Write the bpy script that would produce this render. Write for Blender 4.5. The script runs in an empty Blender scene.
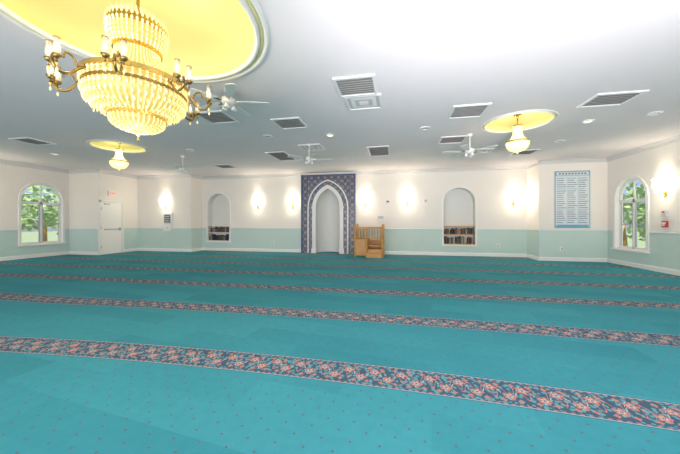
import bpy, bmesh, math, random
from math import sin, cos, pi, sqrt, radians, atan2
from mathutils import Vector, Matrix
random.seed(4)
scene = bpy.context.scene
scene.view_settings.view_transform = 'Standard'

# ---------------------------------------------------------------- constants
CAM_Z = 1.27; CEIL = 3.3
XL = -12.6; XR = 6.6; YB = -4.0
Y_RET = 8.9; X_DOOR = -11.2; Y_BL = 10.6; X_BL = -8.5; Y_MID = 11.3; X_BR = 4.66; Y_BR = 10.4

# ---------------------------------------------------------------- materials
def new_mat(name):
    m = bpy.data.materials.new(name); m.use_nodes = True
    return m, m.node_tree, m.node_tree.nodes['Principled BSDF']

def simple(name, col, rough=0.5, metal=0.0, emit=None, es=0.0, noise=0.0, nscale=20, bump=0.0, trans=0.0, spec=0.5, alpha=1.0):
    m, nt, b = new_mat(name)
    b.inputs['Base Color'].default_value = (*col, 1)
    b.inputs['Roughness'].default_value = rough
    b.inputs['Metallic'].default_value = metal
    b.inputs['Specular IOR Level'].default_value = spec
    b.inputs['Transmission Weight'].default_value = trans
    b.inputs['Alpha'].default_value = alpha
    if emit:
        b.inputs['Emission Color'].default_value = (*emit, 1)
        b.inputs['Emission Strength'].default_value = es
    if noise or bump:
        g = nt.nodes.new('ShaderNodeNewGeometry')
        n = nt.nodes.new('ShaderNodeTexNoise'); n.inputs['Scale'].default_value = nscale
        n.inputs['Detail'].default_value = 4
        nt.links.new(g.outputs['Position'], n.inputs['Vector'])
        if noise:
            mx = nt.nodes.new('ShaderNodeMix'); mx.data_type = 'RGBA'
            mx.inputs[6].default_value = (*[max(0, c * (1 - noise)) for c in col], 1)
            mx.inputs[7].default_value = (*[min(1, c * (1 + noise)) for c in col], 1)
            nt.links.new(n.outputs['Fac'], mx.inputs[0])
            nt.links.new(mx.outputs[2], b.inputs['Base Color'])
        if bump:
            bp = nt.nodes.new('ShaderNodeBump'); bp.inputs['Strength'].default_value = bump
            bp.inputs['Distance'].default_value = 0.01
            nt.links.new(n.outputs['Fac'], bp.inputs['Height'])
            nt.links.new(bp.outputs['Normal'], b.inputs['Normal'])
    return m

class N:
    def __init__(s, nt): s.nt = nt
    def m(s, op, *a, clamp=False):
        n = s.nt.nodes.new('ShaderNodeMath'); n.operation = op; n.use_clamp = clamp
        for i, v in enumerate(a):
            if isinstance(v, (int, float)): n.inputs[i].default_value = v
            else: s.nt.links.new(v, n.inputs[i])
        return n.outputs[0]
    def mix(s, f, a, b):
        n = s.nt.nodes.new('ShaderNodeMix'); n.data_type = 'RGBA'
        for i, v in ((0, f), (6, a), (7, b)):
            if isinstance(v, (int, float)): n.inputs[i].default_value = v
            elif isinstance(v, tuple): n.inputs[i].default_value = (*v, 1)
            else: s.nt.links.new(v, n.inputs[i])
        return n.outputs[2]
    def pos(s):
        g = s.nt.nodes.new('ShaderNodeNewGeometry'); x = s.nt.nodes.new('ShaderNodeSeparateXYZ')
        s.nt.links.new(g.outputs['Position'], x.inputs[0])
        return g.outputs['Position'], x.outputs[0], x.outputs[1], x.outputs[2]
    def noise(s, vec, scale, detail=2):
        n = s.nt.nodes.new('ShaderNodeTexNoise'); n.inputs['Scale'].default_value = scale
        n.inputs['Detail'].default_value = detail
        s.nt.links.new(vec, n.inputs['Vector']); return n.outputs['Fac']
    def voro(s, vec, scale):
        n = s.nt.nodes.new('ShaderNodeTexVoronoi'); n.inputs['Scale'].default_value = scale
        s.nt.links.new(vec, n.inputs['Vector']); return n.outputs['Distance'], n.outputs['Color']

def carpet_mat():
    m, nt, b = new_mat('carpet_teal'); q = N(nt); P, X, Y, Z = q.pos()
    b.inputs['Roughness'].default_value = 0.95
    b.inputs['Specular IOR Level'].default_value = 0.1
    M = q.m
    per = 1.4
    # the carpet strips are laid with a very slight bow in the first rows
    bx = M('DIVIDE', M('ADD', X, 1.1), 2.9)
    bow = M('MULTIPLY', M('MULTIPLY', M('MINIMUM', M('MULTIPLY', bx, bx), 2.0), 0.14), M('DIVIDE', M('SUBTRACT', 4.6, Y), 2.3, clamp=True))
    Yb = M('ADD', Y, bow)
    dy = M('MULTIPLY', M('SUBTRACT', M('FRACT', M('ADD', M('DIVIDE', M('SUBTRACT', Yb, 2.37), per), 0.5)), 0.5), per)
    ady = M('ABSOLUTE', dy)
    # base teal with vacuum tracks and pile noise
    n1 = q.noise(P, 1.1, 3); n2 = q.noise(P, 140, 2); n3 = q.noise(P, 14, 4)
    tr = nt.nodes.new('ShaderNodeTexBrick'); mp = nt.nodes.new('ShaderNodeMapping')
    mp.inputs['Rotation'].default_value = (0, 0, 0.12)
    nt.links.new(P, mp.inputs['Vector']); nt.links.new(mp.outputs[0], tr.inputs['Vector'])
    tr.inputs['Scale'].default_value = 1.0; tr.inputs['Brick Width'].default_value = 1.3
    tr.inputs['Row Height'].default_value = 0.33; tr.inputs['Mortar Size'].default_value = 0.0
    tr.inputs['Color1'].default_value = (0, 0, 0, 1); tr.inputs['Color2'].default_value = (1, 1, 1, 1)
    base = q.mix(n1, (0.035, 0.235, 0.285), (0.062, 0.35, 0.41))
    base = q.mix(M('MULTIPLY', tr.outputs['Color'], 0.45), base, (0.09, 0.44, 0.50))
    base = q.mix(M('MULTIPLY', n2, 0.35), base, (0.035, 0.19, 0.235))
    base = q.mix(M('MULTIPLY', M('MULTIPLY', n3, n3), 0.4), base, (0.02, 0.16, 0.20))
    # dots (staggered lattice)
    def lattice(ox, oy, px, py, r):
        fx = M('MULTIPLY', M('SUBTRACT', M('FRACT', M('ADD', M('DIVIDE', X, px), ox)), 0.5), px)
        fy = M('MULTIPLY', M('SUBTRACT', M('FRACT', M('ADD', M('DIVIDE', Y, py), oy)), 0.5), py)
        d = M('ADD', M('ABSOLUTE', fx), M('ABSOLUTE', fy))
        return M('LESS_THAN', d, r)
    dots = M('MAXIMUM', lattice(0, 0, 0.17, 0.17, 0.011), lattice(.5, .5, 0.17, 0.17, 0.011))
    base = q.mix(M('MULTIPLY', dots, 0.7), base, (0.16, 0.09, 0.11))
    # stripe
    p = 0.22
    def flower(off, cy, R, k):
        fx = M('MULTIPLY', M('SUBTRACT', M('FRACT', M('ADD', M('DIVIDE', X, p), off)), 0.5), p)
        fy = M('SUBTRACT', dy, cy)
        d = M('SQRT', M('ADD', M('MULTIPLY', fx, fx), M('MULTIPLY', fy, fy)))
        an = M('ARCTAN2', fy, fx)
        rr = M('MULTIPLY', M('ADD', 1.0, M('MULTIPLY', M('COSINE', M('MULTIPLY', an, k)), 0.32)), R)
        return M('DIVIDE', d, rr)
    s = (0.055, 0.115, 0.175)
    ph = M('MULTIPLY', X, 2 * pi / p)
    vine = M('LESS_THAN', M('ABSOLUTE', M('SUBTRACT', dy, M('MULTIPLY', M('SINE', ph), 0.085))), 0.010)
    vine2 = M('LESS_THAN', M('ABSOLUTE', M('SUBTRACT', dy, M('MULTIPLY', M('SINE', M('ADD', M('MULTIPLY', ph, 2), 1.0)), 0.07))), 0.009)
    vd, vc = q.voro(P, 30)
    s = q.mix(M('MULTIPLY', M('LESS_THAN', vd, 0.44), 0.8), s, (0.13, 0.38, 0.42))
    s = q.mix(vine, s, (0.40, 0.52, 0.52))
    s = q.mix(vine2, s, (0.50, 0.21, 0.17))
    for off, cy in ((0.25, 0.045), (0.75, -0.045)):
        f = flower(off, cy, 0.037, 5)
        s = q.mix(M('LESS_THAN', f, 1.25), s, (0.06, 0.12, 0.18))
        s = q.mix(M('LESS_THAN', f, 1.0), s, (0.53, 0.23, 0.18))
        s = q.mix(M('LESS_THAN', f, 0.5), s, (0.48, 0.50, 0.46))
        s = q.mix(M('LESS_THAN', f, 0.25), s, (0.06, 0.12, 0.22))
    for off, cy in ((0.0, -0.10), (0.5, 0.10), (0.0, 0.095), (0.5, -0.095)):
        f = flower(off, cy, 0.017, 4)
        s = q.mix(M('LESS_THAN', f, 1.0), s, (0.50, 0.22, 0.17))
    tri = M('GREATER_THAN', M('SINE', M('MULTIPLY', X, 2 * pi / 0.05)), 0.0)
    ed = M('GREATER_THAN', ady, 0.138)
    s = q.mix(ed, s, (0.06, 0.13, 0.19))
    s = q.mix(M('MULTIPLY', ed, tri), s, (0.38, 0.20, 0.18))
    s = q.mix(M('GREATER_THAN', ady, 0.154), s, (0.33, 0.48, 0.50))
    s = q.mix(M('GREATER_THAN', ady, 0.162), s, (0.06, 0.15, 0.22))
    col = q.mix(M('LESS_THAN', ady, 0.171), base, s)
    nt.links.new(col, b.inputs['Base Color'])
    bp = nt.nodes.new('ShaderNodeBump'); bp.inputs['Strength'].default_value = 0.3; bp.inputs['Distance'].default_value = 0.004
    nt.links.new(n2, bp.inputs['Height']); nt.links.new(bp.outputs[0], b.inputs['Normal'])
    return m

def wall_mat():
    m, nt, b = new_mat('wall_paint_two_tone'); q = N(nt); P, X, Y, Z = q.pos()
    n = q.noise(P, 3, 3)
    w = q.mix(n, (0.85, 0.80, 0.75), (0.89, 0.84, 0.79))
    g = q.mix(n, (0.55, 0.69, 0.645), (0.60, 0.74, 0.695))
    nt.links.new(q.mix(q.m('LESS_THAN', Z, 0.99), w, g), b.inputs['Base Color'])
    b.inputs['Roughness'].default_value = 0.6; b.inputs['Specular IOR Level'].default_value = 0.3
    return m

def mosaic_mat():
    m, nt, b = new_mat('mosaic_tile'); q = N(nt); P, X, Y, Z = q.pos(); M = q.m
    b.inputs['Roughness'].default_value = 0.3
    p = 0.28
    def star(ox, oz, R):
        fx = M('MULTIPLY', M('SUBTRACT', M('FRACT', M('ADD', M('DIVIDE', X, p), ox)), 0.5), p)
        fz = M('MULTIPLY', M('SUBTRACT', M('FRACT', M('ADD', M('DIVIDE', Z, p), oz)), 0.5), p)
        d = M('SQRT', M('ADD', M('MULTIPLY', fx, fx), M('MULTIPLY', fz, fz)))
        a = M('ARCTAN2', fz, fx)
        return M('DIVIDE', d, M('MULTIPLY', M('ADD', 1, M('MULTIPLY', M('COSINE', M('MULTIPLY', a, 8)), .2)), R))
    vd, vc = q.voro(P, 22)
    col = q.mix(M('LESS_THAN', vd, 0.42), (0.06, 0.085, 0.17), (0.18, 0.20, 0.26))
    f1 = star(0, 0, 0.085); f2 = star(.5, .5, 0.06)
    for f, c1, c2 in ((f1, (0.34, 0.31, 0.31), (0.07, 0.14, 0.24)), (f2, (0.42, 0.34, 0.25), (0.28, 0.14, 0.12))):
        col = q.mix(M('LESS_THAN', f, 1), col, c1)
        col = q.mix(M('LESS_THAN', f, .72), col, c2)
        col = q.mix(M('LESS_THAN', f, .35), col, (0.5, 0.46, 0.36))
    nt.links.new(col, b.inputs['Base Color'])
    return m

def wood_mat():
    m, nt, b = new_mat('oak_wood'); q = N(nt); P, X, Y, Z = q.pos()
    mp = nt.nodes.new('ShaderNodeMapping'); mp.inputs['Scale'].default_value = (12, 12, 2)
    nt.links.new(P, mp.inputs['Vector'])
    n = q.noise(mp.outputs[0], 3, 5)
    nt.links.new(q.mix(n, (0.44, 0.21, 0.05), (0.72, 0.39, 0.12)), b.inputs['Base Color'])
    b.inputs['Roughness'].default_value = 0.4
    return m

def leaf_mat():
    m, nt, b = new_mat('foliage'); q = N(nt); P, X, Y, Z = q.pos()
    n = q.noise(P, 5, 5)
    nt.links.new(q.mix(n, (0.12, 0.26, 0.06), (0.66, 0.80, 0.42)), b.inputs['Base Color'])
    b.inputs['Roughness'].default_value = 0.7
    return m

def crystal_mat(name, strength):
    m, nt, b = new_mat(name); q = N(nt); P, X, Y, Z = q.pos()
    vd, vc = q.voro(P, 34)
    b.inputs['Base Color'].default_value = (0.8, 0.72, 0.45, 1)
    b.inputs['Roughness'].default_value = 0.08
    nt.links.new(q.mix(q.m('MULTIPLY', vd, 2.0, clamp=True), (1.0, 0.97, 0.66), (0.46, 0.34, 0.05)), b.inputs['Emission Color'])
    b.inputs['Emission Strength'].default_value = strength
    return m

def glass_pane():
    m = bpy.data.materials.new('window_glass'); m.use_nodes = True; nt = m.node_tree; nt.nodes.clear()
    o = nt.nodes.new('ShaderNodeOutputMaterial'); t = nt.nodes.new('ShaderNodeBsdfTransparent')
    g = nt.nodes.new('ShaderNodeBsdfGlossy'); g.inputs['Roughness'].default_value = 0.02
    x = nt.nodes.new('ShaderNodeMixShader'); x.inputs[0].default_value = 0.06
    nt.links.new(t.outputs[0], x.inputs[1]); nt.links.new(g.outputs[0], x.inputs[2]); nt.links.new(x.outputs[0], o.inputs[0])
    return m

CARPET = carpet_mat(); WALL = wall_mat(); MOSAIC = mosaic_mat(); WOOD = wood_mat(); LEAF = leaf_mat()
CEILM = simple('ceiling_paint', (0.83, 0.765, 0.785), 0.8, noise=0.02, nscale=2, spec=0.2)
TRIM = simple('trim_white', (0.86, 0.84, 0.81), 0.45, noise=0.02)
TRIMG = simple('cornice_paint', (0.68, 0.66, 0.66), 0.5, noise=0.02)
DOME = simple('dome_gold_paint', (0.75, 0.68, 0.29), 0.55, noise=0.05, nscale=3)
GOLD = simple('polished_brass', (0.75, 0.50, 0.13), 0.25, 1.0, noise=0.1)
DGOLD = simple('antique_brass', (0.34, 0.22, 0.07), 0.35, 1.0, noise=0.2)
CRYS = crystal_mat('crystal_beads_lit', 1.1)
CRYSIN = simple('crystal_core_lit', (0.5, 0.40, 0.12), 0.3, emit=(1.0, 0.78, 0.25), es=0.38, noise=0.3, nscale=30)
SHADE = simple('frosted_glass_lit', (0.95, 0.93, 0.85), 0.3, emit=(1.0, 0.93, 0.76), es=8.0)
CLEAR = simple('hurricane_glass', (0.85, 0.8, 0.6), 0.1, emit=(1.0, 0.85, 0.5), es=0.08, noise=0.2, alpha=0.38)
WHITE = simple('white_plastic', (0.8, 0.8, 0.8), 0.4, noise=0.03)
GREYM = simple('grey_metal', (0.45, 0.46, 0.5), 0.4, noise=0.1)
DARK = simple('dark_void', (0.05, 0.05, 0.055), 0.6, noise=0.2)
VENTB = simple('vent_back', (0.25, 0.24, 0.235), 0.6, noise=0.2)
VENTG = simple('vent_louvre_grey', (0.54, 0.52, 0.52), 0.5, noise=0.05)
NICHE = simple('niche_plaster', (0.80, 0.80, 0.77), 0.6, noise=0.03)
RAIL = simple('chair_rail_paint', (0.68, 0.76, 0.72), 0.6, noise=0.03)
MARB = simple('white_marble', (0.84, 0.84, 0.83), 0.3, noise=0.06, nscale=6)
BLUE = simple('blue_tile', (0.07, 0.12, 0.24), 0.3, noise=0.4, nscale=30)
RED = simple('red_enamel', (0.6, 0.04, 0.03), 0.4, noise=0.05)
DOORM = simple('door_paint', (0.90, 0.88, 0.85), 0.45, noise=0.02)
POSTB = simple('poster_blue', (0.18, 0.42, 0.58), 0.4, noise=0.1, nscale=8)
POSTL = simple('poster_pale', (0.66, 0.71, 0.75), 0.4, noise=0.05, nscale=8)
INK = simple('poster_ink', (0.18, 0.23, 0.31), 0.5, noise=0.1)
BOOKC = [simple('book_%s' % n, c, 0.6, noise=0.2) for n, c in
         (('maroon', (0.14, 0.035, 0.03)), ('green', (0.04, 0.08, 0.05)), ('navy', (0.04, 0.05, 0.10)),
          ('brown', (0.16, 0.09, 0.05)), ('cream', (0.42, 0.36, 0.27)), ('black', (0.02, 0.02, 0.02)))]
GLASS = glass_pane()
GRASS = simple('grass', (0.34, 0.42, 0.24), 0.9, noise=0.4, nscale=4)
EXITM = simple('exit_sign_face', (0.8, 0.75, 0.7), 0.4, emit=(1, 0.25, 0.12), es=0.5)

# ---------------------------------------------------------------- mesh builder
class MB:
    def __init__(s): s.v = []; s.f = []; s.mi = []; s.sm = []; s.mats = []
    def mat(s, m):
        if m not in s.mats: s.mats.append(m)
        return s.mats.index(m)
    def add(s, vs, fs, m, smooth=False):
        o = len(s.v); s.v += [tuple(v) for v in vs]; k = s.mat(m)
        for f in fs:
            s.f.append(tuple(i + o for i in f)); s.mi.append(k); s.sm.append(smooth)
    def box(s, c, d, m, rz=0.0, M=None):
        x, y, z = d[0] / 2, d[1] / 2, d[2] / 2
        vs = [Vector((i * x, j * y, k * z)) for i in (-1, 1) for j in (-1, 1) for k in (-1, 1)]
        R = M if M is not None else Matrix.Rotation(rz, 3, 'Z')
        vs = [R @ v + Vector(c) for v in vs]
        s.add(vs, [(0, 1, 3, 2), (4, 6, 7, 5), (0, 4, 5, 1), (2, 3, 7, 6), (0, 2, 6, 4), (1, 5, 7, 3)], m)
    def lathe(s, prof, c, seg, m, smooth=True):
        c = Vector(c); vs = []; fs = []
        for r, z in prof:
            for i in range(seg):
                a = 2 * pi * i / seg
                vs.append((c.x + r * cos(a), c.y + r * sin(a), c.z + z))
        for j in range(len(prof) - 1):
            for i in range(seg):
                k = (i + 1) % seg
                fs.append((j * seg + i, j * seg + k, (j + 1) * seg + k, (j + 1) * seg + i))
        s.add(vs, fs, m, smooth)
    def disc(s, c, r, seg, m, z=0):
        s.add([(c[0] + r * cos(2 * pi * i / seg), c[1] + r * sin(2 * pi * i / seg), c[2] + z) for i in range(seg)], [tuple(range(seg))], m)
    def tube(s, path, r, seg, m, smooth=True):
        path = [Vector(p) for p in path]; vs = []; fs = []
        rs = r if isinstance(r, (list, tuple)) else [r] * len(path)
        for i, p in enumerate(path):
            t = (path[min(i + 1, len(path) - 1)] - path[max(i - 1, 0)]).normalized()
            up = Vector((0, 0, 1)) if abs(t.z) < 0.95 else Vector((1, 0, 0))
            a = t.cross(up).normalized(); b = t.cross(a)
            for k in range(seg):
                an = 2 * pi * k / seg
                vs.append(p + (a * cos(an) + b * sin(an)) * rs[i])
        for j in range(len(path) - 1):
            for k in range(seg):
                l = (k + 1) % seg
                fs.append((j * seg + k, j * seg + l, (j + 1) * seg + l, (j + 1) * seg + k))
        n = len(path)
        fs.append(tuple(range(seg))); fs.append(tuple((n - 1) * seg + k for k in range(seg)))
        s.add(vs, fs, m, smooth)
    def octa(s, c, r, m, h=1.0):
        x, y, z = c
        s.add([(x + r, y, z), (x - r, y, z), (x, y + r, z), (x, y - r, z), (x, y, z + r * h), (x, y, z - r * h)],
              [(0, 2, 4), (2, 1, 4), (1, 3, 4), (3, 0, 4), (2, 0, 5), (1, 2, 5), (3, 1, 5), (0, 3, 5)], m)
    def finish(s, name, loc=(0, 0, 0), rz=0.0, parent=None, recalc=True):
        me = bpy.data.meshes.new(name); me.from_pydata(s.v, [], s.f)
        for m in s.mats: me.materials.append(m)
        me.polygons.foreach_set('material_index', s.mi); me.polygons.foreach_set('use_smooth', s.sm)
        if recalc:
            bm = bmesh.new(); bm.from_mesh(me); bmesh.ops.recalc_face_normals(bm, faces=bm.faces); bm.to_mesh(me); bm.free()
        ob = bpy.data.objects.new(name, me); scene.collection.objects.link(ob)
        ob.location = loc; ob.rotation_euler = (0, 0, rz)
        if parent: ob.parent = parent
        return ob

def light(name, kind, loc, energy, col, parent=None, size=0.05, rot=None, spot=None, blend=1.0):
    l = bpy.data.lights.new(name, kind); l.energy = energy; l.color = col
    if kind == 'AREA': l.shape = 'RECTANGLE'; l.size, l.size_y = size
    else: l.shadow_soft_size = size
    if spot: l.spot_size = spot; l.spot_blend = blend
    o = bpy.data.objects.new(name, l); scene.collection.objects.link(o); o.location = loc
    if rot is not None: o.rotation_euler = rot
    if parent: o.parent = parent
    return o

# ---------------------------------------------------------------- arches / walls
def arch_pts(c, hw, spring, kind, n=20, cc=0.35):
    pts = []
    if kind == 'round':
        for i in range(n + 1):
            t = pi * i / n; pts.append((c + hw * cos(t), spring + hw * sin(t)))
    else:
        R = hw + cc; t1 = math.acos(cc / R); h = n // 2
        for i in range(h + 1):
            t = t1 * i / h; pts.append((c - cc + R * cos(t), spring + R * sin(t)))
        for i in range(h - 1, -1, -1):
            t = t1 * i / h; pts.append((c + cc - R * cos(t), spring + R * sin(t)))
    return pts

def outline(c, hw, zb, spring, kind):
    return [(c + hw, zb)] + arch_pts(c, hw, spring, kind) + [(c - hw, zb)]

def build_wall(name, P, a0, a1, z0, z1, openings, m=WALL):
    mb = MB(); cur = a0
    def rect(a, b, c, d):
        if b - a > 1e-4 and d - c > 1e-4:
            mb.add([P(a, c, 0), P(b, c, 0), P(b, d, 0), P(a, d, 0)], [(0, 1, 2, 3)], m)
    for o in sorted(openings, key=lambda o: o['c']):
        c, hw, zb, sp, kind, dep = o['c'], o['hw'], o['zb'], o['spring'], o['kind'], o['depth']
        rect(cur, c - hw, z0, z1); rect(c - hw, c + hw, z0, zb); cur = c + hw
        ap = arch_pts(c, hw, sp, kind)
        for (x1, y1), (x2, y2) in zip(ap, ap[1:]):
            mb.add([P(x1, y1, 0), P(x2, y2, 0), P(x2, z1, 0), P(x1, z1, 0)], [(0, 1, 2, 3)], m)
        ol = outline(c, hw, zb, sp, kind)
        cl = ol + [ol[0]]
        im = o.get('mat', m)
        for (x1, y1), (x2, y2) in zip(cl, cl[1:]):
            mb.add([P(x1, y1, 0), P(x2, y2, 0), P(x2, y2, dep), P(x1, y1, dep)], [(0, 1, 2, 3)], im)
        if o.get('back', False):
            mb.add([P(x, y, dep) for x, y in ol], [tuple(range(len(ol)))], im)
    rect(cur, a1, z0, z1)
    return mb.finish(name, recalc=False)

def band(mb, P, c, hw, zb, spring, kind, t, proj, m, sill=False, back=0.0):
    i = outline(c, hw, zb, spring, kind); o = outline(c, hw + t, zb, spring, kind)
    if sill:
        i = i + [i[0]]; oo = [(c + hw + t, zb - t)] + o[1:-1] + [(c - hw - t, zb - t)]; o = oo + [oo[0]]
    for k in range(len(i) - 1):
        A, B, C, D = i[k], i[k + 1], o[k + 1], o[k]
        mb.add([P(*A, -proj), P(*B, -proj), P(*C, -proj), P(*D, -proj), P(*A, back), P(*B, back), P(*C, back), P(*D, back)],
               [(0, 1, 2, 3), (0, 1, 5, 4), (3, 2, 6, 7)], m)

PL = lambda a, z, d: (XL - d, a, z)
PR = lambda a, z, d: (XR + d, a, z)
PM = lambda a, z, d: (a, Y_MID + d, z)
PRet = lambda a, z, d: (a, Y_RET + d, z)
PD = lambda a, z, d: (X_DOOR - d, a, z)
PBL = lambda a, z, d: (a, Y_BL + d, z)
PBR = lambda a, z, d: (a, Y_BR + d, z)

LW = dict(c=8.06, hw=0.62, zb=0.5, spring=2.05, kind='round', depth=0.18, mat=TRIM)
RW = dict(c=9.52, hw=0.54, zb=0.5, spring=1.98, kind='round', depth=0.18, mat=TRIM)
N1 = dict(c=-7.68, hw=0.53, zb=0.42, spring=2.0, kind='round', depth=0.32, mat=NICHE, back=True)
N2 = dict(c=2.37, hw=0.56, zb=0.42, spring=2.0, kind='round', depth=0.32, mat=NICHE, back=True)
MC = -2.68
MI = dict(c=MC, hw=0.50, zb=0.0, spring=1.85, kind='pointed', depth=0.02, mat=NICHE)
DRC = 9.40

build_wall('wall_left', PL, YB, Y_RET, 0, CEIL, [LW])
build_wall('wall_left_return', PRet, XL, X_DOOR, 0, CEIL, [])
build_wall('wall_left_door', PD, Y_RET, Y_BL, 0, CEIL, [])
build_wall('wall_far_left', PBL, X_DOOR, X_BL, 0, CEIL, [])
build_wall('wall_far_left_side', lambda a, z, d: (X_BL, a, z), Y_BL, Y_MID, 0, CEIL, [])
build_wall('wall_far', PM, X_BL, X_BR, 0, CEIL, [N1, MI, N2])
build_wall('wall_far_right_side', lambda a, z, d: (X_BR, a, z), Y_BR, Y_MID, 0, CEIL, [])
build_wall('wall_far_right', PBR, X_BR, XR, 0, CEIL, [])
build_wall('wall_right', PR, YB, Y_BR, 0, CEIL, [RW])
build_wall('wall_near', lambda a, z, d: (a, YB, z), XL, XR, 0, CEIL, [])

# floor following the room outline
pts = [(XL, YB), (XR, YB), (XR, Y_BR), (X_BR, Y_BR), (X_BR, Y_MID), (X_BL, Y_MID), (X_BL, Y_BL), (X_DOOR, Y_BL), (X_DOOR, Y_RET), (XL, Y_RET)]
bm = bmesh.new(); vs = [bm.verts.new((x, y, 0)) for x, y in pts]; bm.faces.new(vs)
bmesh.ops.triangulate(bm, faces=bm.faces); bmesh.ops.recalc_face_normals(bm, faces=bm.faces)
me = bpy.data.meshes.new('floor'); bm.to_mesh(me); bm.free(); me.materials.append(CARPET)
fl = bpy.data.objects.new('floor', me); scene.collection.objects.link(fl)

# ceiling with round recesses
HOLES = [(-2.53, 2.38, 1.13, 1.5), (2.45, 6.35, 0.58, 0.8), (-7.3, 6.35, 0.58, 0.8)]
mb = MB()
xc = sorted({XL, XR} | {h[0] - h[3] for h in HOLES} | {h[0] + h[3] for h in HOLES})
yc = sorted({YB, Y_MID + 0.0} | {h[1] - h[3] for h in HOLES} | {h[1] + h[3] for h in HOLES})
for i in range(len(xc) - 1):
    for j in range(len(yc) - 1):
        x0, x1, y0, y1 = xc[i], xc[i + 1], yc[j], yc[j + 1]
        hole = None
        for h in HOLES:
            if abs(x0 - (h[0] - h[3])) < 1e-5 and abs(y0 - (h[1] - h[3])) < 1e-5: hole = h
        if not hole:
            mb.add([(x0, y0, CEIL), (x1, y0, CEIL), (x1, y1, CEIL), (x0, y1, CEIL)], [(0, 1, 2, 3)], CEILM); continue
        cx, cy, r, q = hole; n = 96; ins = []; out = []
        for k in range(n):
            a = 2 * pi * k / n; c, s = cos(a), sin(a); w = q / max(abs(c), abs(s))
            ins.append((cx + r * c, cy + r * s, CEIL)); out.append((cx + w * c, cy + w * s, CEIL))
        mb.add(ins + out, [(k, (k + 1) % n, n + (k + 1) % n, n + k) for k in range(n)], CEILM)
mb.finish('ceiling', recalc=False)

for k, (cx, cy, r, q) in enumerate(HOLES):
    mb = MB(); H = 0.42 if k == 0 else 0.12
    wall_h = 0.06 if k == 0 else 0.03
    prof = [(r, 0.0), (r, wall_h)] + [(r * cos(t), wall_h + H * sin(t)) for t in [pi / 2 * i / 14 for i in range(1, 15)]]
    prof[-1] = (0.001, prof[-1][1])
    mb.lathe(prof, (cx, cy, CEIL), 96, DOME)
    sc = 1.0 if k == 0 else 0.6
    def ring(R, w, h, m):
        mb.lathe([(R - w, -0.001), (R - w * .7, -h * .8), (R, -h), (R + w * .7, -h * .8), (R + w, -0.001)], (cx, cy, CEIL), 96, m)
    ring(r + 0.03 * sc, 0.03 * sc, 0.04 * sc, TRIM)
    ring(r + 0.08 * sc, 0.014 * sc, 0.018 * sc, DOME)
    ring(r + 0.13 * sc, 0.028 * sc, 0.026 * sc, TRIM)
    mb.finish('trim_ceiling_medallion_%d' % (k + 1), recalc=False)

# mouldings -------------------------------------------------------
segs = [('left', (XL, YB), (XL, Y_RET), (1, 0)), ('left_return', (XL, Y_RET), (X_DOOR, Y_RET), (0, -1)),
        ('left_door', (X_DOOR, Y_RET), (X_DOOR, Y_BL), (1, 0)), ('far_left', (X_DOOR, Y_BL), (X_BL, Y_BL), (0, -1)),
        ('far_left_side', (X_BL, Y_BL), (X_BL, Y_MID), (1, 0)), ('far', (X_BL, Y_MID), (X_BR, Y_MID), (0, -1)),
        ('far_right_side', (X_BR, Y_MID), (X_BR, Y_BR), (-1, 0)), ('far_right', (X_BR, Y_BR), (XR, Y_BR), (0, -1)),
        ('right', (XR, Y_BR), (XR, YB), (-1, 0)), ('near', (XR, YB), (XL, YB), (0, 1))]
def run(mb, p, q, nrm, prof, m):
    vs = []
    for (x, y) in (p, q):
        for o, z in prof: vs.append((x + nrm[0] * o, y + nrm[1] * o, z))
    n = len(prof)
    mb.add(vs, [(i, i + 1, n + i + 1, n + i) for i in range(n - 1)] + [tuple(range(n)), tuple(range(n, 2 * n))], m)
def sub(p, q, cuts):
    ax = 0 if abs(q[0] - p[0]) > abs(q[1] - p[1]) else 1
    lo, hi = min(p[ax], q[ax]), max(p[ax], q[ax]); out = []; cur = lo
    for a, b in sorted(cuts):
        if a > cur: out.append((cur, a))
        cur = max(cur, b)
    if cur < hi: out.append((cur, hi))
    res = []
    for a, b in out:
        P1 = list(p); P2 = list(p); P1[ax] = a; P2[ax] = b; res.append((tuple(P1), tuple(P2)))
    return res
cb = MB(); cr = MB()
for nm, p, q, nrm in segs:
    cuts_b = {'far': [(MC - 1.15, MC + 1.15)], 'left_door': [(8.90, 9.92)]}.get(nm, [])
    cuts_c = list(cuts_b)
    if nm == 'far': cuts_c += [(N1['c'] - .6, N1['c'] + .6), (N2['c'] - .63, N2['c'] + .63)]
    if nm == 'left': cuts_c += [(LW['c'] - .7, LW['c'] + .7)]
    if nm == 'right': cuts_c += [(RW['c'] - .62, RW['c'] + .62)]
    bb = MB()
    for P1, P2 in sub(p, q, cuts_b):
        run(bb, P1, P2, nrm, [(0, 0), (0.018, 0), (0.018, 0.10), (0.008, 0.125), (0, 0.125)], TRIM)
    bb.finish('baseboard_' + nm)
    for P1, P2 in sub(p, q, cuts_c):
        run(cr, P1, P2, nrm, [(0, 0.975), (0.012, 0.98), (0.016, 1.0), (0.008, 1.02), (0, 1.022)], RAIL)
    for P1, P2 in sub(p, q, cuts_b if nm == 'far' else []):
        run(cb, P1, P2, nrm, [(0, CEIL - 0.13), (0.02, CEIL - 0.12), (0.035, CEIL - 0.06), (0.09, CEIL - 0.02), (0.10, CEIL - 0.001), (0, CEIL - 0.001)], TRIMG)
cb.finish('trim_cornice'); cr.finish('trim_chair_rail')

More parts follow.
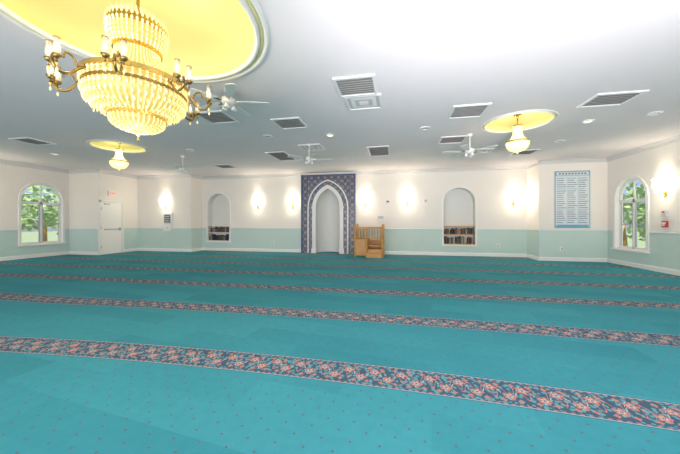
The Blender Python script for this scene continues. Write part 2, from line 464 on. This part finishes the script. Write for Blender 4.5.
# niche casings + windows -----------------------------------------
for k, o in enumerate((N1, N2)):
    mb = MB(); band(mb, PM, o['c'], o['hw'], o['zb'], o['spring'], 'round', 0.055, 0.03, TRIM, sill=True)
    mb.finish('trim_niche_%d' % (k + 1))
    mb = MB(); w = 2 * o['hw'] - 0.02; yc_ = Y_MID + 0.16
    for z in (0.435, 0.80, 1.10):
        mb.box((o['c'], yc_, z), (w, 0.28, 0.025), WOOD if k else TRIM)
    sh = mb.finish('bookshelf' if k == 0 else 'bookshelf.001')
    mb = MB()
    for z, H in ((0.448, 0.30), (0.813, 0.25)):
        x = o['c'] - w / 2 + 0.02
        while x < o['c'] + w / 2 - 0.06:
            t = random.uniform(0.025, 0.05); h = random.uniform(0.6, 0.95) * H
            if random.random() < 0.82:
                mb.box((x + t / 2, yc_ - 0.02, z + h / 2), (t * 0.94, 0.18, h), random.choice(BOOKC))
            x += t
    mb.finish('books' if k == 0 else 'books.001')

def window(idx, P, o, side):
    mb = MB(); c, hw, zb, sp = o['c'], o['hw'], o['zb'], o['spring']
    band(mb, P, c, hw, zb, sp, 'round', 0.075, 0.03, TRIM, sill=True)
    Pd = lambda a, z, d: P(a, z, d + 0.10)
    band(mb, Pd, c, hw - 0.05, zb + 0.05, sp, 'round', 0.05, 0.02, TRIM, sill=True, back=0.03)
    def bar(a, z, wa, hz, dd=0.05, m=TRIM):
        p = P(a, z, 0.105); mb.box(p, (dd, wa, hz), m)
    bar(c, (zb + sp) / 2, 0.06, sp - zb); bar(c, sp - .1, 2 * hw - 0.06, 0.09)
    bar(c, sp + hw / 2 - .05, .035, hw, .04)
    for s in (-1, 1):
        bar(c + s * hw * .5, 1.2, hw - .1, 0.03, .03, GREYM)
        for t in (-1, 1): bar(c + s * hw * .5 + t * (hw / 2 - .05), (zb + sp) / 2 - .05, .025, sp - zb - .1, .03, GREYM)
    g = outline(c, hw - 0.01, zb + .01, sp, 'round')
    mb.add([P(a, z, 0.115) for a, z in g], [tuple(range(len(g)))], GLASS)
    p = P(c, zb - 0.045, -0.04); mb.box(p, (0.10, 2 * hw + 0.2, 0.03), TRIM)
    mb.finish('window_%d' % idx)
window(1, PL, LW, -1); window(2, PR, RW, 1)

# outdoors ---------------------------------------------------------
mb = MB(); mb.add([(-60, -30, -0.4), (60, -30, -0.4), (60, 60, -0.4), (-60, 60, -0.4)], [(0, 1, 2, 3)], GRASS); mb.finish('ground_outside')
def tree(name, x, y, s):
    mb = MB(); z0 = -0.4
    mb.tube([(0, 0, 0), (0.05 * s, 0, 1.0 * s), (0, 0.05, 2.0 * s)], [0.14 * s, 0.10 * s, 0.07 * s], 8, WOOD)
    for i in range(420):
        a = random.uniform(0, 2 * pi); rr = sqrt(random.random()) * 1.5 * s; z = 2.2 * s + random.uniform(-1.3, 1.3) * s * sqrt(max(0.05, 1 - (rr / (1.5 * s)) ** 2))
        c = Vector((rr * cos(a), rr * sin(a), z)); q = 0.16 * s
        R = Matrix.Rotation(random.uniform(0, pi), 3, Vector((random.random(), random.random(), random.random() + .1)).normalized())
        mb.add([c + R @ Vector(v) for v in ((-q, 0, 0), (0, -q * .6, 0), (q, 0, 0), (0, q * .6, 0))], [(0, 1, 2, 3)], LEAF)
    mb.finish(name, (x, y, z0), recalc=False)
tree('tree', -17.5, 9.8, 1.0); tree('tree.001', -16.2, 11.9, .8); tree('tree.002', -19.5, 12.5, 1.2)
tree('tree.003', 10.3, 12.4, 1.0); tree('tree.004', 9.2, 13.6, .8); tree('tree.005', 12.5, 15.5, 1.2)

# mihrab ------------------------------------------------------------
G = 0.022   # the tiled surround stands just proud of the wall on its own backing
mb = MB(); ZT = 3.2; hwp = 1.13
PMm = lambda a, z, d: (a, Y_MID - G + d, z)
def slab(mb, hw_in, hw_out, ztop, proj, m, spring=1.85):
    P = PMm; ap = arch_pts(MC, hw_in, spring, 'pointed')
    for a, b in ((MC - hw_out, MC - hw_in), (MC + hw_in, MC + hw_out)):
        mb.add([P(a, 0, -proj), P(b, 0, -proj), P(b, ztop, -proj), P(a, ztop, -proj)], [(0, 1, 2, 3)], m)
    for (x1, y1), (x2, y2) in zip(ap, ap[1:]):
        mb.add([P(x1, y1, -proj), P(x2, y2, -proj), P(x2, ztop, -proj), P(x1, ztop, -proj)], [(0, 1, 2, 3)], m)
    for a in (MC - hw_out, MC + hw_out):
        mb.add([P(a, 0, -proj), P(a, ztop, -proj), P(a, ztop, 0), P(a, 0, 0)], [(0, 1, 2, 3)], m)
    mb.add([P(MC - hw_out, ztop, -proj), P(MC + hw_out, ztop, -proj), P(MC + hw_out, ztop, 0), P(MC - hw_out, ztop, 0)], [(0, 1, 2, 3)], m)
slab(mb, 0.50, hwp, ZT, 0.08, MOSAIC)
YM_ = Y_MID - G
for s in (-1, 1):
    mb.box((MC + s * (hwp - 0.03), YM_ - 0.10, ZT / 2), (0.06, 0.05, ZT), BLUE)
    mb.box((MC + s * (hwp - 0.25), YM_ - 0.09, 1.5), (0.03, 0.03, 3.0), BLUE)
mb.box((MC, YM_ - 0.10, ZT - 0.03), (2 * hwp, 0.05, 0.06), BLUE)
mb.box((MC, YM_ - 0.09, 3.0), (2 * hwp - .5, 0.03, 0.03), BLUE)
band(mb, PMm, MC, 0.80, 0.0, 1.85, 'pointed', 0.05, 0.13, MARB)
band(mb, PMm, MC, 0.66, 0.0, 1.85, 'pointed', 0.14, 0.11, MOSAIC)
band(mb, PMm, MC, 0.64, 0.0, 1.85, 'pointed', 0.03, 0.135, BLUE)
band(mb, PMm, MC, 0.50, 0.0, 1.85, 'pointed', 0.15, 0.14, MARB)
for s in (-1, 1):
    mb.box((MC + s * 0.58, YM_ - 0.085, 0.10), (0.19, 0.16, 0.20), MARB)
    mb.box((MC + s * 0.58, YM_ - 0.085, 1.85), (0.20, 0.16, 0.06), MARB)
mb.finish('mihrab', recalc=False)
mb = MB()
ap = arch_pts(MC, 0.50, 1.85, 'pointed'); ol = [(MC + .5, 0), (MC + .5, 0.9)] + ap + [(MC - .5, .9), (MC - .5, 0)]
K = 8; L = len(ol); vs = []
for k in range(K + 1):
    f = k / K; ph = f * pi / 2
    for a, z in ol:
        zz = z if z <= 1.85 else 1.85 + (z - 1.85) * (1 - 0.45 * f * f)
        vs.append(PM(MC + (a - MC) * cos(ph), zz, -G + 0.57 * sin(ph)))
mb.add(vs, [(k * L + i, k * L + i + 1, (k + 1) * L + i + 1, (k + 1) * L + i) for k in range(K) for i in range(L - 1)], NICHE, True)
mb.add([PM(MC + .5 * cos(pi * i / 16), 0.001, .55 * sin(pi * i / 16)) for i in range(17)], [tuple(range(17))], CARPET)
mb.finish('wall_mihrab_apse', recalc=False)

# minbar -------------------------------------------------------------
mb = MB(); W, D = 1.0, 0.72
zp = 0.42
mb.box((0, 0.12, zp - .03), (W - .04, D - .28, .05), WOOD)
mb.box((0.2, -0.22, 0.14), (.5, .26, .28), WOOD); mb.box((0.2, -0.46, 0.07), (.5, .24, .14), WOOD)
for x in (-W / 2, W / 2):
    for y in (-D / 2, D / 2):
        mb.tube([(x, y, 0), (x, y, 1.12)], 0.035, 8, WOOD, False)
        mb.lathe([(0.001, .07), (.03, .055), (.042, .03), (.03, .005), (.045, 0), (.045, -.02)], (x, y, 1.13), 12, WOOD)
mb.tube([(-0.07, -D / 2, 0), (-0.07, -D / 2, 1.05)], 0.03, 8, WOOD, False)
mb.tube([(0.47, -.56, 0), (0.47, -.56, .7)], 0.025, 8, WOOD, False)
mb.tube([(-.07, -.56, 0), (-.07, -.56, .7)], 0.025, 8, WOOD, False)
mb.tube([(-.07, -.56, .7), (-.07, -D / 2, 1.0)], 0.022, 8, WOOD, False)
mb.tube([(.47, -.56, .7), (.5, -D / 2, 1.0)], 0.022, 8, WOOD, False)
def rail(p, q, zt, zb, n):
    p, q = Vector(p), Vector(q); d = (q - p); c = (p + q) / 2; a = atan2(d.y, d.x)
    for z, h in ((zt, .06), (zb, .05)): mb.box((c.x, c.y, z), (d.length, .04, h), WOOD, a)
    for i in range(1, n):
        t = p + d * i / n; mb.tube([(t.x, t.y, zb), (t.x, t.y, (zb + zt) / 2), (t.x, t.y, zt)], [.012, .019, .012], 6, WOOD)
def panel(p, q, z0, z1):
    p, q = Vector(p), Vector(q); d = (q - p); c = (p + q) / 2; a = atan2(d.y, d.x)
    mb.box((c.x, c.y, (z0 + z1) / 2), (d.length, .025, z1 - z0), WOOD, a)
    mb.box((c.x, c.y, (z0 + z1) / 2), (d.length - .16, .045, z1 - z0 - .12), WOOD, a)
h, g = W / 2, D / 2
rail((-h, g, 0), (h, g, 0), 1.05, .62, 9); panel((-h, g, 0), (h, g, 0), .05, .6)
for s in (-1, 1):
    rail((s * h, -g, 0), (s * h, g, 0), 1.05, .62, 6); panel((s * h, -g, 0), (s * h, g, 0), .05, .6)
rail((-h, -g, 0), (-.07, -g, 0), 1.0, .62, 4); panel((-h, -g, 0), (-.07, -g, 0), .05, .6)
mb.box((0.22, 0.1, .62), (.42, .36, .05), WOOD)
mb.box((-h + .21, -g, 1.06), (.5, .22, .03), WOOD)
mb.finish('minbar', (-0.93, 10.62, 0))

# door ---------------------------------------------------------------
mb = MB(); c = DRC; XD = X_DOOR + .022
for s in (-1, 1): mb.box((XD + .02, c + s * .475, 1.06), (.04, .07, 2.12), TRIM)
mb.box((XD + .02, c, 2.10), (.04, 1.02, .08), TRIM)
mb.box((XD + .011, c, 1.03), (.02, .86, 2.045), DOORM)
for s in (-1, 1): mb.box((XD + .018, c + s * .434, 1.03), (.012, .012, 2.05), GREYM)
mb.box((XD + .018, c, 2.053), (.012, .87, .012), GREYM)
mb.box((XD + .035, c, .98), (.03, .62, .04), GREYM)
mb.box((XD + .035, c + .33, .98), (.05, .08, .12), GREYM)
mb.box((XD + .035, c - .2, 1.98), (.05, .22, .04), GREYM)
for z in (.3, 1.05, 1.8): mb.tube([(XD + .028, c - .42, z - .05), (XD + .028, c - .42, z + .05)], .012, 8, GREYM)
mb.finish('door_1')
mb = MB(); mb.box((0, 0, 0), (.05, .32, .2), WHITE); mb.box((.027, 0, 0), (.006, .26, .14), EXITM)
for i, y in enumerate((-.09, -.03, .03, .09)):
    mb.box((.032, y, 0), (.004, .012, .09), RED)
    for z in (-.04, 0, .04): mb.box((.032, y + .012, z), (.004, .03, .012), RED)
mb.finish('exit_sign', (X_DOOR + .026, 9.43, 2.42))

# sconces -------------------------------------------------------------
SCW = 20
def sconce(i, x, y, z, rz):
    name = 'wall_sconce' if i == 0 else 'wall_sconce.%03d' % i
    e = bpy.data.objects.new(name, None); scene.collection.objects.link(e); e.location = (x, y, z); e.rotation_euler = (0, 0, rz)
    mb = MB()
    mb.box((0, -.012, -.06), (.09, .024, .22), GOLD); mb.lathe([(.001, .03), (.02, .02), (.026, 0), (.018, -.025), (.001, -.05)], (0, -.03, -.17), 12, GOLD)
    for s in (-1, 1):
        path = [(0, -.02, -.06), (s * .05, -.06, -.11), (s * .11, -.09, -.11), (s * .13, -.10, -.06), (s * .13, -.10, -.03)]
        mb.tube(path, .008, 8, GOLD)
        mb.lathe([(.001, -.04), (.03, -.03), (.035, -.015), (.02, -.01)], (s * .13, -.10, 0), 12, GOLD)
        for k in range(4): mb.octa((s * .13 + .03 * cos(k * pi / 2), -.10 + .03 * sin(k * pi / 2), -.065), .014, SHADE, 2.4)
    b = mb.finish('bracket', parent=e)
    mb = MB()
    for s in (-1, 1):
        mb.lathe([(.024, -.012), (.06, .02), (.075, .08), (.068, .16), (.09, .25), (.085, .25), (.06, .16), (.001, .13)], (s * .13, -.10, 0), 16, SHADE)
    mb.finish('glass_shades', parent=e)
    light('bulb_light', 'POINT', (0, -.2, .10), SCW, (1.0, .87, .64), parent=e, size=.05)
sc = [(-5.80, Y_MID, 2.02, 0), (-4.21, Y_MID, 2.02, 0), (-1.16, Y_MID, 2.05, 0), (.47, Y_MID, 2.08, 0), (4.22, Y_MID, 2.03, 0),
      (-9.75, Y_BL, 2.03, 0), (XR, 8.44, 2.10, -pi / 2), (XL, 6.2, 2.08, pi / 2), (XR, 3.5, 2.08, -pi / 2)]
for i, s in enumerate(sc): sconce(i, *s)

# chandeliers ----------------------------------------------------------
def interp(prof, n):
    out = []
    for i in range(n):
        t = i / (n - 1) * (len(prof) - 1); k = min(int(t), len(prof) - 2); f = t - k
        p0 = prof[max(k - 1, 0)]; p1 = prof[k]; p2 = prof[k + 1]; p3 = prof[min(k + 2, len(prof) - 1)]
        out.append(tuple(.5 * (2 * p1[j] + (p2[j] - p0[j]) * f + (2 * p0[j] - 5 * p1[j] + 4 * p2[j] - p3[j]) * f * f + (3 * p1[j] - p0[j] - 3 * p2[j] + p3[j]) * f ** 3) for j in (0, 1)))
    return out

def big_chandelier(x, y):
    e = bpy.data.objects.new('crystal_chandelier', None); scene.collection.objects.link(e); e.location = (x, y, 0)
    top = CEIL + .48
    def zmap(z):
        if z < 2.9: return 2.11 + (z - 2.13) * .68
        if z < 3.42: return 2.634 + (z - 2.9) * 1.05
        return 3.18 + (z - 3.42) * (.60 / .36)
    def remap(mb, rs, dz=0.0):
        mb.v = [(vx * rs, vy * rs, zmap(vz) + dz) for vx, vy, vz in mb.v]
    RS = .83
    mb = MB()
    mb.tube([(0, 0, 2.3), (0, 0, top)], .018, 10, GOLD)
    mb.lathe([(.001, top - .10), (.05, top - .09), (.09, top - .04), (.11, top)], (0, 0, 0), 24, GOLD)
    def ringz(R, z, h, m=GOLD, t=.012):
        mb.lathe([(R - t, z - h / 2), (R + t, z - h / 2), (R + t, z + h / 2), (R - t, z + h / 2), (R - t, z - h / 2)], (0, 0, 0), 64, m, False)
    ringz(.30, 3.42, .05); ringz(.24, 3.22, .03); ringz(.53, 2.905, .05); ringz(.51, 2.78, .03, DGOLD); ringz(.29, 2.42, .04)
    for R, z in ((.30, 3.42), (.505, 2.905)):
        for k in range(6):
            a = k * pi / 3; mb.tube([(0, 0, z), (R * cos(a), R * sin(a), z)], .006, 6, GOLD)
    remap(mb, RS); mb.finish('brass_frame', parent=e)
    mb = MB()
    for k in range(8):
        a = radians(33 + 45 * k); c, s = cos(a), sin(a)
        def at(r, z): return (r * c, r * s, z - .02)
        path = [at(r, z) for r, z in interp([(.42, 2.64), (.48, 2.59), (.54, 2.52), (.61, 2.51), (.65, 2.56), (.645, 2.62)], 14)]
        mb.tube(path, .012, 8, DGOLD)
        path = [at(r, z) for r, z in interp([(.48, 2.59), (.52, 2.67), (.57, 2.68), (.58, 2.63)], 9)]
        mb.tube(path, .009, 6, DGOLD)
        for dt in (-.06, .06):
            cx, cy = .645 * c - dt * s, .645 * s + dt * c
            mb.tube([at(.645, 2.575), (.64 * c - dt * .5 * s, .64 * s + dt * .5 * c, 2.54), (cx, cy, 2.58)], .008, 6, DGOLD)
            O = (cx, cy, -.02)
            mb.lathe([(.001, 2.57), (.022, 2.585), (.032, 2.605), (.016, 2.61)], O, 12, DGOLD)
            mb.lathe([(.017, 2.61), (.026, 2.64), (.022, 2.68), (.018, 2.71), (.024, 2.735)], O, 12, CLEAR)
            mb.lathe([(.023, 2.73), (.026, 2.738), (.023, 2.742)], O, 12, DGOLD)
            mb.tube([(cx, cy, 2.59), (cx, cy, 2.63)], .007, 8, TRIM)
            mb.lathe([(.001, 2.65), (.009, 2.665), (.007, 2.685), (.001, 2.70)], O, 8, SHADE)
            mb.octa((cx, cy, 2.52), .016, DGOLD, 1.9)
            mb.octa((cx, cy, 2.47), .012, CRYS, 1.9)
    mb.finish('candle_arms', parent=e)
    mb = MB()
    def strands(prof, n, nb, r, m=CRYS, h=1.2, off=0):
        pp = interp(prof, nb)
        for i in range(n):
            a = 2 * pi * (i + off) / n
            for j, (R, z) in enumerate(pp):
                mb.octa((R * cos(a), R * sin(a), z), r, m, h)
    strands([(.305, 3.44), (.31, 3.40)], 40, 2, .019)
    strands([(.305, 3.38), (.30, 3.30), (.27, 3.24)], 40, 5, .015, h=1.5)
    strands([(.20, 3.50), (.26, 3.47), (.30, 3.46)], 30, 5, .013)
    strands([(.225, 3.21), (.25, 3.12), (.32, 3.02), (.43, 2.945), (.50, 2.925)], 48, 15, .0115)
    strands([(.53, 2.86), (.53, 2.81)], 52, 2, .019, h=1.7)
    strands([(.505, 2.80), (.50, 2.68), (.45, 2.56), (.37, 2.49), (.27, 2.44)], 50, 15, .0135, h=1.5)
    for R, z in ((.515, 2.72), (.49, 2.62), (.43, 2.54), (.34, 2.48)):
        n = int(2 * pi * R / .06)
        for i in range(n):
            a = 2 * pi * i / n; mb.octa((R * cos(a) * 1.02, R * sin(a) * 1.02, z - .02), .017, CRYS, 2.4)
    strands([(.285, 2.40), (.27, 2.33), (.20, 2.27), (.10, 2.235)], 34, 8, .014, h=1.6)
    mb.octa((0, 0, 2.19), .035, CRYS, 1.5); mb.octa((0, 0, 2.11), .02, GOLD, 1.8)
    remap(mb, RS); mb.finish('crystal_strands', parent=e)
    mb = MB()
    mb.lathe(interp([(.20, 3.21), (.23, 3.12), (.30, 3.01), (.40, 2.93), (.47, 2.90)], 16), (0, 0, 0), 48, CRYSIN)
    mb.lathe(interp([(.485, 2.88), (.485, 2.78), (.48, 2.68), (.43, 2.57), (.35, 2.49), (.25, 2.43)], 18), (0, 0, 0), 48, CRYSIN)
    mb.lathe(interp([(.265, 2.41), (.25, 2.33), (.18, 2.27), (.05, 2.235), (.001, 2.23)], 12), (0, 0, 0), 48, CRYSIN)
    mb.lathe([(.28, 3.42), (.28, 3.30), (.24, 3.23)], (0, 0, 0), 48, CRYSIN)
    remap(mb, RS); mb.finish('glowing_core', parent=e)
    light('bulb_light_upper', 'POINT', (.3, 0.2, 3.42), 6.5, (1, .90, .60), parent=e, size=.06)
    light('bulb_light_upper_b', 'POINT', (-.3, -0.2, 3.42), 6.5, (1, .90, .60), parent=e, size=.06)
    for k in range(4):
        a = k * pi / 2 + .4; light('bulb_light_arm', 'POINT', (.70 * cos(a), .70 * sin(a), 2.95), 4, (1, .90, .64), parent=e, size=.04)
    light('bulb_light_lower', 'POINT', (0, 0, 2.0), 8, (1, .86, .55), parent=e, size=.04)
big_chandelier(-2.53, 2.4)

CRYSB = crystal_mat('crystal_beads_bright', 1.9)
COREB = simple('crystal_core_bright', (.6, .5, .3), .3, emit=(1, .87, .55), es=1.5, noise=.3, nscale=30)
def small_chandelier(i, x, y):
    e = bpy.data.objects.new('crystal_pendant_light' + ('' if i == 0 else '.%03d' % i), None); scene.collection.objects.link(e); e.location = (x, y, 0)
    mb = MB(); top = CEIL + .145
    mb.tube([(0, 0, 2.8), (0, 0, top)], .01, 8, GOLD)
    mb.lathe([(.001, top - .06), (.05, top - .05), (.07, top)], (0, 0, 0), 20, GOLD)
    for R, z in ((.09, 3.22), (.20, 2.90)):
        mb.lathe([(R - .008, z - .014), (R + .012, z - .014), (R + .012, z + .014), (R - .008, z + .014), (R - .008, z - .014)], (0, 0, 0), 40, GOLD, False)
    mb.finish('brass_frame', parent=e)
    mb = MB()
    def st(prof, n, nb, r, h=1.3):
        for k in range(n):
            a = 2 * pi * k / n
            for R, z in interp(prof, nb): mb.octa((R * cos(a), R * sin(a), z), r, CRYSB, h)
    st([(.07, 3.21), (.075, 3.10), (.11, 2.98), (.18, 2.92)], 26, 10, .012)
    st([(.20, 2.88), (.19, 2.82), (.14, 2.75), (.06, 2.72)], 30, 9, .014)
    mb.octa((0, 0, 2.68), .022, CRYSB, 1.5)
    mb.lathe(interp([(.06, 3.2), (.065, 3.10), (.10, 2.98), (.17, 2.91), (.175, 2.83), (.12, 2.75), (.001, 2.73)], 24), (0, 0, 0), 32, COREB)
    mb.finish('crystal_strands', parent=e)
    light('bulb_light', 'POINT', (.2, -.05, 3.2), 4, (1, .89, .58), parent=e, size=.04)
    light('bulb_light_b', 'POINT', (-.2, .05, 3.2), 4, (1, .89, .58), parent=e, size=.04)
small_chandelier(0, 2.45, 6.35); small_chandelier(1, -7.3, 6.35)

# ceiling vents ---------------------------------------------------------
def vent(i, x, y, w, d, kind='louvre'):
    mb = MB(); z = -.012
    for s in (-1, 1):
        mb.box((s * (w / 2 - .02), 0, z), (.04, d, .022), WHITE); mb.box((0, s * (d / 2 - .02), z), (w - .08, .04, .022), WHITE)
    if kind == 'louvre':
        mb.box((0, 0, -.004), (w - .08, d - .08, .004), VENTB)
        n = int((d - .08) / .06)
        for k in range(n):
            yy = -d / 2 + .04 + (k + .5) * (d - .08) / n
            mb.box((0, yy, -.014), (w - .08, .05, .003), VENTG, M=Matrix.Rotation(.25, 3, 'X'))
        if w > .7: mb.box((0, 0, -.014), (.03, d - .08, .022), WHITE)
    else:
        mb.box((0, 0, -.006), (w - .08, d - .08, .008), VENTG)
        for q in (.8, .55, .3): 
            mb.box((0, 0, -.008 - (.8 - q) * .01), ((w - .08) * q, (d - .08) * q, .008), WHITE if q != .55 else VENTG)
    mb.finish('ceiling_vent' + ('' if i == 0 else '.%03d' % i), (x, y, CEIL - .001))
def cpx(px, py):
    u = (px - 340) / 283; d = 283 * (CEIL - CAM_Z) / (222 - py)
    return ((-.1908 + .9816 * u) * d, (.9816 + .1908 * u) * d)
vi = 0
for px, py, w, d, k in ((356, 86, .6, .6, 'l'), (364, 102, .6, .55, 'p'), (468, 111, .62, .62, 'l'), (610, 99, .68, .55, 'l'), (290, 123, .6, .6, 'l'),
                        (452, 139.5, .6, .6, 'l'), (379, 151, .6, 1.1, 'l'), (282, 156, .6, 1.1, 'l'), (33, 141, .6, .6, 'l'), (217, 117, .6, .6, 'l'),
                        (524, 152, .6, .6, 'l'), (312, 147, .6, .6, 'p'), (225, 166, .6, .6, 'l'), (480, 151, .6, .6, 'p')):
    x, y = cpx(px, py); vent(vi, x, y, w, d, 'louvre' if k == 'l' else 'panel'); vi += 1

# fans --------------------------------------------------------------------
def fan(i, x, y, rot, z=3.02):
    mb = MB(); h = CEIL - z
    mb.lathe([(.06, h), (.055, h - .04), (.02, h - .06)], (0, 0, 0), 20, WHITE); mb.tube([(0, 0, h - .05), (0, 0, .04)], .013, 8, WHITE)
    mb.lathe([(.001, .06), (.06, .055), (.10, .03), (.105, -.02), (.07, -.06), (.001, -.07)], (0, 0, 0), 24, WHITE)
    for k in range(5):
        a = rot + 2 * pi * k / 5
        R = Matrix.Rotation(a, 3, 'Z') @ Matrix.Rotation(.2, 3, 'X')
        mb.box(Matrix.Rotation(a, 3, 'Z') @ Vector((.15, 0, -.01)), (.14, .03, .008), GOLD, M=R)
        pts = [(.18, -.05), (.58, -.07), (.61, -.04), (.61, .04), (.58, .07), (.18, .05)]
        vs = [R @ Vector((u, v, zz)) + Vector((0, 0, -.01)) for zz in (-.004, .004) for u, v in pts]
        mb.add(vs, [(0, 1, 2, 3, 4, 5), (6, 7, 8, 9, 10, 11)] + [(j, (j + 1) % 6, 6 + (j + 1) % 6, 6 + j) for j in range(6)], WHITE)
    for k in range(3):
        a = rot + .5 + 2 * pi * k / 3; cx, cy = .08 * cos(a), .08 * sin(a)
        mb.lathe([(.02, -.06), (.03, -.08), (.045, -.13), (.04, -.13), (.02, -.08)], (cx, cy, 0), 12, WHITE)
    mb.finish('ceiling_fan' + ('' if i == 0 else '.%03d' % i), (x, y, z))
fan(0, -2.5, 3.92, .3, 3.12); fan(1, -2.2, 7.1, .2, 2.92); fan(2, 1.7, 7.0, .5, 2.92); fan(3, -6.4, 7.6, .1, 2.92)

# downlights / detectors ----------------------------------------------------
LENS = simple('downlight_lens', (0.9, 0.85, 0.7), 0.4, emit=(1, .85, .55), es=1.6)
k = 0
for px, py, on in ((268, 136, 0), (55, 154, 1), (425, 128, 0), (330, 135, 1), (588, 121, 1), (655, 113, 0), (560, 141, 0), (350, 158, 0), (190, 150, 0)):
    x, y = cpx(px, py); mb = MB()
    mb.lathe([(.11, 0), (.11, -.012), (.08, -.02), (.075, -.004)], (0, 0, 0), 28, WHITE); mb.disc((0, 0, -.005), .078, 28, LENS if on else GREYM)
    mb.finish('recessed_downlight' + ('' if k == 0 else '.%03d' % k), (x, y, CEIL - .001)); k += 1

# poster ----------------------------------------------------------------------
mb = MB(); W, H = 1.0, 1.84
mb.box((0, 0, 0), (W, .02, H), POSTB); mb.box((0, -.011, -.06), (W - .05, .004, H - .2), POSTL)
mb.box((0, -.013, H / 2 - .09), (W - .1, .004, .10), POSTL)
for i in range(9): mb.box((-.36 + i * .09, -.016, H / 2 - .09), (.06, .003, .05), INK)
for r in range(22):
    z = H / 2 - .24 - r * .068
    for c in range(3):
        w = random.uniform(.17, .28); mb.box((-.31 + c * .31 + (w - .28) / 2, -.014, z), (w, .003, .022), INK if r % 5 else POSTB)
for c in (-.155, .155): mb.box((c, -.014, -.06), (.006, .003, H - .25), POSTB)
mb.box((0, -.014, -H / 2 + .07), (W - .1, .004, .07), POSTB)
mb.finish('wall_poster', (5.61, Y_BR - .012, 2.0))

# small wall devices -------------------------------------------------------------
def device(name, loc, rz, w, h, inner=None, m=WHITE, m2=DARK):
    mb = MB(); mb.box((0, -.02, 0), (w, .04, h), m)
    if inner: mb.box((0, -.042, inner[2]), (inner[0], .008, inner[1]), m2)
    mb.finish(name, loc, rz)
mb = MB(); mb.box((0, -.03, 0), (.42, .06, .78), WHITE); mb.box((0, -.062, .15), (.33, .008, .40), GREYM)
mb.box((0, -.066, .15), (.26, .006, .30), DARK); mb.box((0, -.062, -.24), (.33, .01, .18), TRIM); mb.box((0, -.07, -.24), (.1, .01, .03), GREYM)
for r in range(3): mb.box((0, -.07, .06 + r * .09), (.20, .004, .03), WHITE)
mb.finish('wall_cabinet', (-9.62, Y_BL, 1.26))
device('thermostat', (-.28, Y_MID, 2.06), 0, .16, .14, (.1, .06, .01), m2=DARK)
device('light_switch', (-.55, Y_MID, 1.45), 0, .30, .16, (.2, .09, 0), m2=GREYM)
device('light_switch.001', (1.15, Y_MID, 2.08), 0, .14, .16, (.08, .08, 0), m2=GREYM)
device('outlet_cover', (.6, Y_MID, .4), 0, .09, .13, (.04, .08, 0), m2=GREYM)
device('outlet_cover.001', (3.7, Y_MID, .4), 0, .09, .13, (.04, .08, 0), m2=GREYM)
device('outlet_cover.002', (-5.1, Y_MID, .4), 0, .09, .13, (.04, .08, 0), m2=GREYM)
device('outlet_cover.003', (5.3, Y_BR, .4), 0, .09, .13, (.04, .08, 0), m2=GREYM)
mb = MB(); mb.box((0, -.02, 0), (.14, .04, .16), RED); mb.box((0, -.045, .02), (.1, .012, .05), WHITE); mb.box((0, -.05, -.03), (.06, .02, .03), WHITE)
mb.finish('fire_alarm_pull_station', (XR, 8.44, 1.22), -pi / 2)
mb = MB(); mb.box((0, -.025, 0), (.12, .05, .16), WHITE); mb.lathe([(.001, .045), (.03, .03), (.035, 0)], (0, -.05, .02), 12, RED)
mb.finish('fire_alarm_strobe', (XR, 8.44, 1.48), -pi / 2)

# lights --------------------------------------------------------------------------
def aim(loc, tgt): return (Vector(tgt) - Vector(loc)).to_track_quat('-Z', 'Y').to_euler()
L1 = (0.9, -0.3, 1.3); light('bounce_flash', 'SPOT', L1, 1500, (1, .97, .98), size=.12, rot=aim(L1, (1.4, 2.2, 3.3)), spot=radians(95))
L2 = (-3.0, -3.6, 1.5); light('added_fill_near', 'AREA', L2, 430, (1, .93, .91), size=(14, 2.4), rot=aim(L2, (-3.0, 6, 1.8)))  # added ambient fill behind the camera; the near wall has no windows
L3 = (-1.5, -3.0, 0.7); light('added_fill_upward', 'AREA', L3, 260, (1, .90, .93), size=(9, 1.5), rot=aim(L3, (-2.5, 4.5, 3.3)))  # added fill aimed up to brighten the ceiling, stands for no fixture

w = bpy.data.worlds.new('sky'); scene.world = w; w.use_nodes = True
nt = w.node_tree; bg = nt.nodes['Background']
sky = nt.nodes.new('ShaderNodeTexSky'); sky.sky_type = 'HOSEK_WILKIE'; sky.turbidity = 6
sky.sun_direction = Vector((0, -.6, .8)).normalized()
nt.links.new(sky.outputs[0], bg.inputs[0]); bg.inputs[1].default_value = 3.5
sun = light('sun', 'SUN', (0, -20, 20), 6, (1, .97, .9), size=.01, rot=aim((0, 0, 0), (0, .6, -.8)))

# camera ---------------------------------------------------------------------------
cam = bpy.data.cameras.new('camera'); co = bpy.data.objects.new('camera', cam); scene.collection.objects.link(co)
co.location = (0, 0, CAM_Z); co.rotation_euler = (pi / 2, 0, radians(11)); cam.sensor_width = 36; cam.lens = 36 * 283 / 680
cam.shift_y = -5 / 680; cam.clip_start = .05
scene.camera = co
